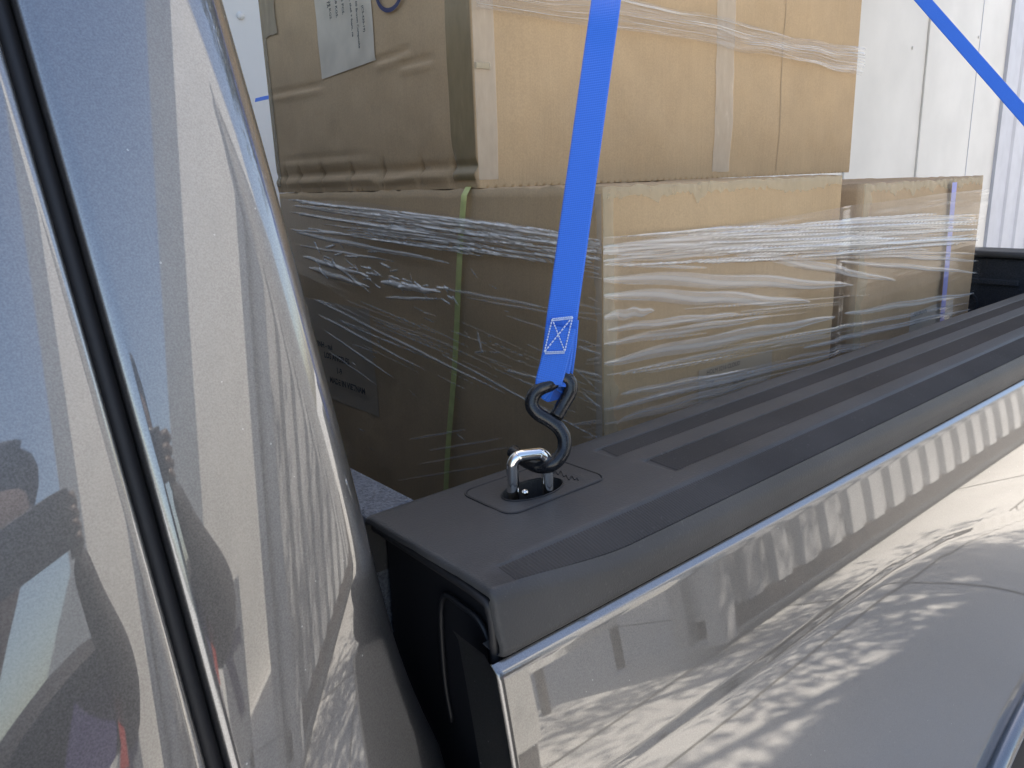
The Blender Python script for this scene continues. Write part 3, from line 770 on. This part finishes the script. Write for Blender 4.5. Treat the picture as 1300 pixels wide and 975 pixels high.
# strap's reflection in the film, laid as a blue strip down the rear box
q0 = aty(1205, 285, FY-.007); q1 = aty(1196, 415, FY-.007)
P = [[(q0[0]+(q1[0]-q0[0])*t+dx, FY-.009, 1.665+(q1[2]-.2-1.665)*t) for dx in (-.011, 0, .011)] for t in np.linspace(0, 1, 20)]
tag(grid('strap_reflection', np.array(P), PALEBLUE, None), 'faint blue strip standing for the strap reflection in the film beside the tailgate', 'strapping band')

# ------------------------------------------------------------------ stretch film
def strands(U, V, segs, curve=0):
    """segs: (u0,v0,u1,v1,halfwidth,whiteness,height)"""
    D = np.zeros_like(U); Hh = np.zeros_like(U)
    for (u0, v0, u1, v1, w_, de, he) in segs:
        L = math.hypot(u1-u0, v1-v0); du, dv_ = (u1-u0)/L, (v1-v0)/L
        s = ((U-u0)*du+(V-v0)*dv_)/L; d = -(U-u0)*dv_+(V-v0)*du
        d = d+.12*w_*np.sin(s*17+u0*50)+w_*.5*(s-.5)**2
        ws = w_*np.clip(np.sin(np.pi*np.clip(s, 0, 1)), 0, 1)**.45*(1.0-.35*s)+1e-6
        q = np.clip(1-(d/ws)**2, 0, 1)*((s > 0) & (s < 1))
        D = np.maximum(D, de*sstep(0, .35, q)*(.75+.25*np.sin(d/ws*5+s*6))); Hh += he*q
    return D, Hh
def px_seg(plane, c, lst):
    out = []
    for (x0, y0, x1, y1, w_, de, he) in lst:
        if plane == 'y': a = aty(x0, y0, c); b = aty(x1, y1, c); i = 0
        else: a = atx(x0, y0, c); b = atx(x1, y1, c); i = 1
        ra, rb = np.linalg.norm(a-CAM), np.linalg.norm(b-CAM); sc_ = (ra+rb)/2/F
        out.append((a[i], a[2], b[i], b[2], w_*sc_, de, he))
    return out
WR = tag(thing('stretch_wrap', 'clear wrinkled stretch film wound around the two lower boxes', 'stretch film', (1.2, .9, .905)))
# side face (towards camera side)
nu, nv = 820, 330
U, V = np.meshgrid(np.linspace(FX-.004, 1.815, nu), np.linspace(1.28, 1.665, nv), indexing='ij')
zt_ = np.interp(U, [.66, .80, 1.0, 1.2, 1.5, 1.82], [1.632, 1.630, 1.632, 1.640, 1.645, 1.647])+.003*(vnoise(U*9, U*0, 5)-.5)
V = 1.28+(V-1.28)/(1.665-1.28)*(zt_-1.28)
S = [(768, 352, 1088, 362, 9, .5, .003), (930, 318, 1138, 356, 6, .5, .003), (770, 373, 1030, 383, 9, .55, .003), (772, 402, 832, 394, 8, .5, .003),
     (775, 418, 938, 398, 6, .5, .002), (772, 436, 980, 401, 6, .45, .002), (772, 460, 1062, 402, 9, .5, .003), (1078, 398, 1238, 372, 4, .6, .002),
     (775, 476, 1233, 384, 3, .42, .002), (1020, 442, 1234, 392, 3.5, .6, .002), (770, 520, 1100, 440, 5, .5, .003), (790, 500, 960, 470, 5, .45, .002),
     (790, 532, 975, 480, 6, .4, .002), (1080, 322, 1242, 331, 3, .5, .002), (1068, 332, 1242, 346, 3, .55, .002), (870, 318, 1242, 322, 3, .45, .002), (768, 540, 940, 500, 3, .35, .002),
     (765, 312, 1240, 276, 7, .6, .003), (765, 318, 1100, 300, 8, .65, .003), (770, 330, 960, 318, 5, .55, .002), (765, 298, 960, 292, 5, .45, .002), (900, 300, 1244, 290, 5, .5, .002), (1000, 312, 1244, 304, 6, .5, .002), (1100, 295, 1244, 280, 5, .5, .002),
     (770, 335, 900, 340, 3, .5, .002), (1076, 300, 1180, 318, 6, .35, .002), (980, 440, 1060, 425, 3, .3, .001), (1000, 455, 1140, 430, 3, .4, .001)]
S = [q[:4]+(q[4]*1.15, q[5]*.86, q[6]*.3) for q in S]; segs = px_seg('y', FY-.012, S)  # bright tongues: reflections on the film put into whiteness and low ridges
r2 = np.random.RandomState(3)
for k in range(80):   # fine strands in the gathered upper band
    y0 = r2.uniform(294, 340); x0 = r2.uniform(764, 1100); L = r2.uniform(60, 260)
    segs += px_seg('y', FY-.012, [(x0, y0-(x0-765)*.045, min(1244, x0+L), y0-(x0-765)*.045-L*r2.uniform(.02, .10), r2.uniform(1.4, 2.8), r2.uniform(.3, .8), .0012)])
for k in range(40):   # fine strands fanning from the low front corner
    y0 = r2.uniform(400, 560); x0 = r2.uniform(766, 1000); L = r2.uniform(40, 200); sl_ = -.08-.0012*(y0-400)
    segs += px_seg('y', FY-.012, [(x0, y0+(x0-765)*sl_, x0+L, y0+(x0+L-765)*sl_, r2.uniform(.5, 1.6), r2.uniform(.15, .5), .001)])
D, Hh = strands(U, V, segs)
vr = (V-1.40)-(U-.66)*np.interp(V, [1.28, 1.5, 1.66], [.20, .09, .0])
wr = vnoise(U*5, vr*95, 21)*.6+vnoise(U*9, vr*230, 22)*.3
band = np.exp(-((V-(zt_-.012))/.014)**2)
D = np.clip(D+.26*band*sstep(.45, .75, wr)+.04*sstep(.62, .85, wr)+.01, 0, .9)
off = .010+Hh*.7+.0004*wr+.0022*(vnoise(U*3, vr*16, 23)-.5)
off += .007*np.exp(-((U-1.25)/.03)**2)*-1
edge = np.clip((U-(FX-.004))/.02, 0, 1)
P = np.stack([U, FY-off*(.5+.5*edge), V], 2)
grid('film_side', P, FILM, WR, attrs={'fold_glare': D})
# cab-side face
nu, nv = 430, 420
U, V = np.meshgrid(np.linspace(FY-.010, 1.474, nu), np.linspace(1.12, 1.68, nv), indexing='ij')
zt_ = np.interp(U, [.61, .70, .90, 1.15, 1.48], [1.630, 1.640, 1.655, 1.672, 1.680])+.002*(vnoise(U*9, U*0, 6)-.5)
V = 1.12+(V-1.12)/(1.68-1.12)*(zt_-1.12)
S = [(366, 254, 764, 306, 4, .5, .002), (372, 262, 700, 300, 5, .45, .002), (368, 270, 764, 330, 4, .35, .002), (376, 296, 570, 334, 4, .5, .002), (380, 312, 500, 332, 2.5, .4, .002),
     (384, 326, 470, 352, 4, .55, .004), (392, 340, 470, 366, 5, .4, .004), (420, 332, 470, 372, 3, .4, .004), (484, 358, 560, 372, 6, .6, .005), (490, 378, 560, 380, 3, .4, .003), (560, 366, 700, 392, 3, .35, .002),
     (398, 380, 640, 500, 3, .35, .003), (560, 450, 765, 560, 2.2, .5, .002), (404, 400, 540, 470, 2.5, .3, .003), (412, 420, 500, 480, 2, .4, .003), (415, 445, 480, 490, 1.6, .35, .002), (590, 378, 764, 408, 2, .3, .002), (640, 400, 764, 440, 2, .25, .002),
     (606, 420, 612, 448, 3, .5, .003), (602, 448, 618, 446, 2, .4, .002), (520, 558, 592, 545, 1.4, .45, .001), (545, 572, 640, 556, 1.6, .35, .001), (530, 590, 660, 565, 1.6, .3, .001), (505, 610, 640, 588, 1.2, .3, .001),
     (640, 470, 690, 482, 3, .35, .003), (655, 480, 700, 500, 2, .3, .002), (730, 470, 764, 478, 3, .4, .002), (735, 440, 764, 450, 2, .4, .002), (740, 500, 764, 520, 3, .35, .002), (700, 440, 764, 500, 2, .3, .002), (640, 300, 764, 312, 6, .4, .002), (560, 280, 764, 306, 5, .35, .002)]
S = [q[:5]+(q[5]*1.3, q[6]*.7) for q in S]; segs = px_seg('x', FX-.012, S)  # film folds and their bright reflections, both drawn as white streaks
for k in range(130):
    x0 = r2.uniform(366, 700); y0 = 250+(x0-366)*.13+r2.uniform(0, 42); L = r2.uniform(40, 180)
    segs += px_seg('x', FX-.012, [(x0, y0, min(764, x0+L), y0+L*r2.uniform(.08, .16), r2.uniform(.6, 2.0), r2.uniform(.35, 1.0), .0015)])
for k in range(40):
    x0 = r2.uniform(400, 700); y0 = 370+(x0-400)*.3+r2.uniform(-20, 60); L = r2.uniform(20, 110)
    segs += px_seg('x', FX-.012, [(x0, y0, min(764, x0+L), y0+L*r2.uniform(.35, .52), r2.uniform(.5, 1.3), r2.uniform(.3, .8), .001)])
for k in range(46):   # sky glints on the crumpled film, painted as white flecks
    t_ = r2.uniform(0, 1); x0 = 392+t_*185; y0 = 322+t_*52+r2.normal(0, 7); a_ = r2.uniform(-.3, 1.3); L = r2.uniform(5, 20)
    segs += px_seg('x', FX-.012, [(x0, y0, x0+L*math.cos(a_), y0+L*math.sin(a_), r2.uniform(.8, 2.2), r2.uniform(.5, .95), .0025)])
for k in range(40):
    x0 = r2.uniform(400, 750); y0 = r2.uniform(260, 590); a_ = r2.uniform(-.1, 1.0); L = r2.uniform(4, 16)
    segs += px_seg('x', FX-.012, [(x0, y0, x0+L*math.cos(a_), y0+L*math.sin(a_), r2.uniform(.6, 1.5), r2.uniform(.3, .8), .002)])
for k in range(24):
    x0 = r2.uniform(725, 750); y0 = r2.uniform(300, 560)
    segs += px_seg('x', FX-.012, [(x0, y0, 766, y0+r2.uniform(-8, 12), r2.uniform(.6, 1.8), r2.uniform(.2, .5), .001)])
D, Hh = strands(U, V, segs)
vr = V+.0*(U)-(U-.62)*np.interp(V, [1.12, 1.35, 1.55, 1.68], [-.12, .42, .22, .06])
wr = vnoise(U*5, vr*80, 31)*.6+vnoise(U*9, vr*200, 32)*.3
D = np.clip(D+.03*sstep(.62, .85, wr)+.01, 0, .9)
D *= sstep(1.12, 1.2, V)
off = .011+Hh*.8+.0005*wr+.003*(vnoise(U*3, vr*14, 33)-.5)
P = np.stack([FX-off, U, V], 2)
grid('film_cab_face', P, FILM, WR, attrs={'fold_glare': D})
# gathered film slung across the upper box
nu, nv = 420, 90
U, Q = np.meshgrid(np.linspace(FX+.001, 1.692, nu), np.linspace(0, 1, nv), indexing='ij')
tz = [aty(x, y, TY)[2] for x, y in ((605, -14), (760, -6), (900, 22), (1000, 48), (1090, 62))]; bz = [aty(x, y, TY)[2] for x, y in ((605, 14), (760, 36), (900, 58), (1000, 78), (1085, 98))]
ux = [aty(x, 40, TY)[0] for x in (605, 760, 900, 1000, 1088)]
ZT = np.interp(U, ux, tz)+.006*(vnoise(U*14, U*0, 61)-.5); ZB = np.interp(U, ux, bz)+.008*(vnoise(U*12, U*0, 62)-.5)
V = ZB+(ZT-ZB)*Q
wr = vnoise(U*6, Q*16, 63)*.55+vnoise(U*13, Q*40, 64)*.35
D = np.clip(.10+.65*sstep(.38, .75, wr)*(.35+.65*vnoise(U*5, Q*5, 66)), 0, .8)*(1-.6*(np.abs(Q-.5)*2)**4)
P = np.stack([U, TY-.008-.008*wr-.003*np.sin(Q*np.pi), V], 2)
tag(grid('stretch_film_band', P, FILM, None, attrs={'fold_glare': D}), 'gathered band of clear film drawn across the upper large box', 'stretch film')

# ------------------------------------------------------------------ straps
def ribbon(name, pts, width, m, parent=None, thick=.0018, facing=None, widths=None, twist=None):
    P = [Vector(p) for p in pts]; n = len(P); vs = []; fs = []; uvs = []; L = 0
    for i, p in enumerate(P):
        t = (P[min(i+1, n-1)]-P[max(i-1, 0)]).normalized(); fc = facing[i] if isinstance(facing, list) else facing
        side = t.cross(Vector(fc)).normalized(); nn = side.cross(t).normalized(); w_ = (widths[i] if widths else width)/2
        if i: L += (p-P[i-1]).length
        row = [(-w_, 0), (-w_*.9, 1), (w_*.9, 1), (w_, 0), (w_*.9, -1), (-w_*.9, -1)]
        for a, b in row: vs.append(p+side*a+nn*b*thick/2); uvs.append((a/.025+.5, L))
    for i in range(n-1):
        for k in range(6): fs.append((i*6+k, i*6+(k+1) % 6, (i+1)*6+(k+1) % 6, (i+1)*6+k))
    fs += [tuple(range(5, -1, -1)), tuple((n-1)*6+k for k in range(6))]
    o = mesh(name, vs, fs, m, parent, True); md = o.modifiers.new('edges', 'EDGE_SPLIT'); md.split_angle = math.radians(28); uv = o.data.uv_layers.new(name='UVMap')
    for lp in o.data.loops: uv.data[lp.index].uv = uvs[lp.vertex_index]
    return o
HY = .445
st = thing('ratchet_strap', 'blue webbing strap with stitched loop rising from the black hook', 'strap', (.41, HY, 1.53), 'blue tie-down straps')
def along(px, py, dist): return CAM+W(px, py)*dist
hk = aty(703, 492, HY); d0 = np.linalg.norm(hk-CAM)
path_px = [(703, 490, 0), (705, 470, 0), (709, 440, .0), (714, 400, 0.006), (722, 340, .018), (733, 255, .042), (749, 140, .085), (771, -12, .155)]
pts = [Vector(along(px, py, d0+dd)) for px, py, dd in path_px]
up_end = Vector((1.00, .842, 2.328)); 
sa, sb = pts[3], pts[-1]; pts = pts[:3]+[sa+(sb-sa)*t_ for t_ in np.linspace(0, 1, 6)]
sc0 = pts[-1]; pts += [sc0+(up_end-sc0)*t_+Vector((0, 0, .03*math.sin(math.pi*t_))) for t_ in (.25, .5, .75, 1)]
pts_s = spline(pts, 5)
fc = Vector(tuple(-W(740, 300)))+Vector((0, 0, .15)); 
wd = []
for i, p in enumerate(pts_s):
    s = i/5
    wd.append(.0245+.002*min(1, s/8) if s > 1.2 else .0215+.003*s/1.2)
strap = ribbon('webbing', pts_s+[Vector((1.03, .87, 2.334)), Vector((1.15, 1.1, 2.334)), Vector((1.25, 1.4, 2.334))], .025, BLUE, st, facing=[fc]*len(pts_s)+[Vector((-.3, -.5, .8)), Vector((0, 0, 1)), Vector((0, 0, 1))], widths=wd+[.0265]*3)
# doubled back layer with stitching and folded loop
lp = [Vector(along(px, py, d0+dd)) for px, py, dd in [(712, 415, -.0022), (708, 440, -.0028), (702, 466, -.0035), (697, 484, -.004), (698, 492, .000), (704, 495, .006), (708, 486, .010), (710, 470, .008), (714, 440, .004), (717, 405, .003)]]
loop = ribbon('folded_loop', spline(lp[:6], 4)+spline(lp[6:], 4), .024, BLUE, st, facing=fc, widths=[.0243-.0025*math.sin(min(1, i/20)*math.pi/1.2) for i in range(len(spline(lp[:6], 4)+spline(lp[6:], 4)))])
bm = bmesh.new()
def thread(a, b, n=9):
    for k in range(n):
        p = Vector(along(a[0]+(b[0]-a[0])*(k+.1)/n, a[1]+(b[1]-a[1])*(k+.1)/n, d0-.0050)); q = Vector(along(a[0]+(b[0]-a[0])*(k+.85)/n, a[1]+(b[1]-a[1])*(k+.85)/n, d0-.0052))
        tube('', [p, q], .0006, None, bm=bm, res=5)
q = [(701, 405), (727, 402), (717, 446), (691, 447)]
for a, b in zip(q, q[1:]+q[:1]): thread(a, b, 12); 
thread((702, 407), (727, 404), 14); thread((692, 449), (717, 448), 14)
thread(q[0], q[2], 12); thread(q[1], q[3], 12)
frombm('stitching', bm, THREAD, st, True)
# hook
HR = .0066
hp = [(690, 500), (678, 498), (671, 510), (676, 524), (692, 532), (706, 541), (716, 553), (717, 570), (710, 585), (697, 595), (681, 594), (668, 586), (658, 578), (650, 573)]
hd = [.0, .0, .0, 0, 0, 0, 0, 0, -.001, -.001, .004, .012, .018, .022]
loopp = [(697, 488, 0), (684, 494, 0), (676, 503, 0), (674.5, 515, 0), (682, 525, 0), (695, 533, 0), (707, 542, 0), (715, 555, 0), (715, 570, 0), (708, 583, -.001), (697, 591, .000), (683, 592, .006), (670, 587, .013), (659, 580, .020), (650, 573, .027)]
back = [(697, 488, .0), (706, 482, .003), (715, 479, .003), (723, 486, .003), (722, 499, .003), (713, 515, .003), (705, 529, .0015)]
hook = tag(thing('s_hook', 'black coated open S-shaped steel hook caught through the chrome tie-down ring', 'hook', (.41, HY, 1.47)))
allp = [Vector(along(px+1, py, d0+dd)) for px, py, dd in back[::-1]+loopp[1:]]
tube('hook_rod', spline(allp, 6), HR*.88, GLOSSBLACK, hook, 16)
# second strap over the load to the tailgate corner
s2 = thing('ratchet_strap', 'blue webbing strap slanting down past the white wall towards the tailgate', 'strap', (1.85, .45, 1.45), 'blue tie-down straps')
e0 = Vector(aty(1128, -50, .80)); e1 = Vector(aty(1300, 146, .52)); dd = (e1-e0)
wp = [Vector((1.5, 1.2, 2.335)), Vector((1.45, .84, 2.335)), e0]+[e0+dd*t for t in (.25, .5, .75, 1, 1.3, 1.6)]
ribbon('webbing', wp, .025, BLUE, s2, facing=[Vector((0, 0, 1)), Vector((-.3, -.5, .8))]+[Vector((-.8, -.55, .3))]*7)
tube('hook_rod', spline([wp[-1], wp[-1]+Vector((.01, 0, -.02)), wp[-1]+Vector((-.005, 0, -.04)), wp[-1]+Vector((.01, 0, -.05))], 5), .004, GLOSSBLACK, s2)
# strap end behind the top box at left
p = Vector(atx(325, 127, 1.05)); q_ = p+Vector((.0, .12, -.03))
s3 = ribbon('ratchet_strap', [p+Vector((.0, .004, .0)), p+Vector((.0, -.03, .0)), p+Vector((.01, -.3, .0))], .012, BLUE, None, facing=Vector((-1, 0, .3)))
tag(s3, 'end of blue webbing strap peeking out left behind the top box', 'strap', 'blue tie-down straps')

# ------------------------------------------------------------------ photographer and signs, seen mirrored in the paint
def person():
    J = {'pel': (0, 0, .93), 'chest': (0, .0, 1.22), 'neck': (0, .01, 1.44), 'head0': (0, .03, 1.53), 'head1': (0, .04, 1.62), 'head2': (0, .02, 1.70),
         'shL': (-.19, 0, 1.40), 'elL': (-.30, .06, 1.30), 'wrL': (-.15, .14, 1.46), 'haL': (-.095, .16, 1.54),
         'shR': (.19, 0, 1.40), 'elR': (.31, .06, 1.30), 'wrR': (.15, .14, 1.46), 'haR': (.095, .16, 1.54),
         'hipL': (-.10, 0, .88), 'knL': (-.11, .02, .48), 'anL': (-.12, -.02, .08), 'toL': (-.13, .14, .035),
         'hipR': (.10, 0, .88), 'knR': (.11, .02, .48), 'anR': (.12, -.02, .08), 'toR': (.13, .14, .035)}
    Rr = {'pel': .17, 'chest': .19, 'neck': .058, 'head0': .07, 'head1': .088, 'head2': .075, 'sh': .10, 'el': .08, 'wr': .04, 'ha': .03, 'hip': .09, 'kn': .06, 'an': .042, 'to': .035}
    E_ = [('pel', 'chest'), ('chest', 'neck'), ('neck', 'head0'), ('head0', 'head1'), ('head1', 'head2')]
    for s in 'LR': E_ += [('chest', 'sh'+s), ('sh'+s, 'el'+s), ('el'+s, 'wr'+s), ('wr'+s, 'ha'+s), ('pel', 'hip'+s), ('hip'+s, 'kn'+s), ('kn'+s, 'an'+s), ('an'+s, 'to'+s)]
    names = list(J); O = Vector((.36, -.36, 0)); J = {k: (v[0]*1.05, v[1], v[2]*1.07) for k, v in J.items()}
    t = thing('person', 'person in dark shirt raising a phone beside the truck, mirrored in the door paint', 'person', O)
    me = bpy.data.meshes.new('body'); me.from_pydata([Vector(J[k])+O for k in names], [(names.index(a), names.index(b)) for a, b in E_], [])
    o = link('body', me, SHIRT, t, False)
    sk = o.modifiers.new('skin', 'SKIN'); sk.use_smooth_shade = True
    for i, k in enumerate(names):
        r = Rr.get(k) or Rr[k[:-1]]; v = me.skin_vertices[0].data[i]; v.radius = (r, r*(.75 if k in ('pel', 'chest') else 1)); v.use_root = (k == 'pel')
    o.modifiers.new('sub', 'SUBSURF').levels = 2; o.modifiers['sub'].render_levels = 2
    # skin, trousers by height
    s = N('clothed_body'); s.pr((.04, .04, .04), .8); c = s.n('NewGeometry'); sp = s.n('SeparateXYZ'); s.l(c.outputs['Position'], sp.inputs[0])
    a = s.mix(s.math('GREATER_THAN', sp.outputs['Z'], .95), (.04, .06, .12), (.035, .032, .034))
    hd_ = s.math('MULTIPLY', s.math('GREATER_THAN', sp.outputs['Z'], 1.56), s.math('LESS_THAN', s.math('ABSOLUTE', s.math('SUBTRACT', sp.outputs['X'], O.x)), .10))
    a = s.mix(hd_, a, (.085, .052, .038)); s.l(a, s.p.inputs['Base Color']); me.materials.clear(); me.materials.append(s.m)
    bm = bmesh.new(); bmesh.ops.create_uvsphere(bm, u_segments=20, v_segments=12, radius=.098)
    for v in bm.verts:
        v.co = Vector((v.co.x*.95, v.co.y*1.0, v.co.z))+O+Vector((0, .015, 1.79))
    bmesh.ops.delete(bm, geom=[v for v in bm.verts if v.co.y > O.y+.06 and v.co.z < 1.84 or v.co.z < 1.71], context='VERTS')
    frombm('hair', bm, HAIR, t, True)
    for s_ in (-1, 1):
        hx = O.x+s_*.097
        for k in range(4):
            z = 1.655+.017*k; L = (.8, 1, .97, .85)[k]
            tube('finger', [(hx, O.y+.165, z-.01), (hx-s_*.004, O.y+.205, z-.006), (hx-s_*.022*L, O.y+.218, z-.002), (hx-s_*.036*L, O.y+.215, z)], [.010, .009, .0085, .007], SKIN, t, 8)
        tube('thumb', [(hx-s_*.002, O.y+.155, 1.65), (hx-s_*.018, O.y+.17, 1.675), (hx-s_*.035, O.y+.178, 1.692)], [.011, .010, .008], SKIN, t, 8)
    # shirt emblem: red, violet and white patches
    yv = O.y+.128
    mesh('shirt_emblem', [(O.x+0.070, yv, 1.360), (O.x+0.170, yv-.01, 1.380), (O.x+0.180, yv-.01, 1.480), (O.x+0.100, yv, 1.490)], [(0, 1, 2, 3)], simple('violet_print', (.06, .05, .16), .7), t, False)
    mesh('shirt_emblem', [(O.x+0.175, yv-.008, 1.360), (O.x+0.200, yv-.012, 1.350), (O.x+0.215, yv-.014, 1.440), (O.x+0.185, yv-.009, 1.460)], [(0, 1, 2, 3)], simple('red_print', (.45, .05, .03), .7), t, False)
    mesh('shirt_emblem', [(O.x+0.050, yv+.001, 1.340), (O.x+0.170, yv-.01, 1.345), (O.x+0.170, yv-.008, 1.3605), (O.x+0.050, yv+.001, 1.360)], [(0, 1, 2, 3)], simple('white_print', (.75, .75, .75), .7), t, False)
    return t
person()
ph = thing('phone', 'black phone held up sideways by the person mirrored in the door paint', 'phone', (.36, -.17, 1.69))
bm = bmesh.new(); addbox(bm, .28, .44, -.168, -.160, 1.65, 1.725, .003); frombm('phone_body', bm, GLOSSBLACK, ph)
bm = bmesh.new(); bmesh.ops.create_cone(bm, cap_ends=True, segments=20, radius1=.007, radius2=.007, depth=.003)
for v in bm.verts: v.co = Vector((.425+v.co.x, -.1585+v.co.z, 1.71+v.co.y))
frombm('camera_lens', bm, GLASS, ph, False)
print('scene built')
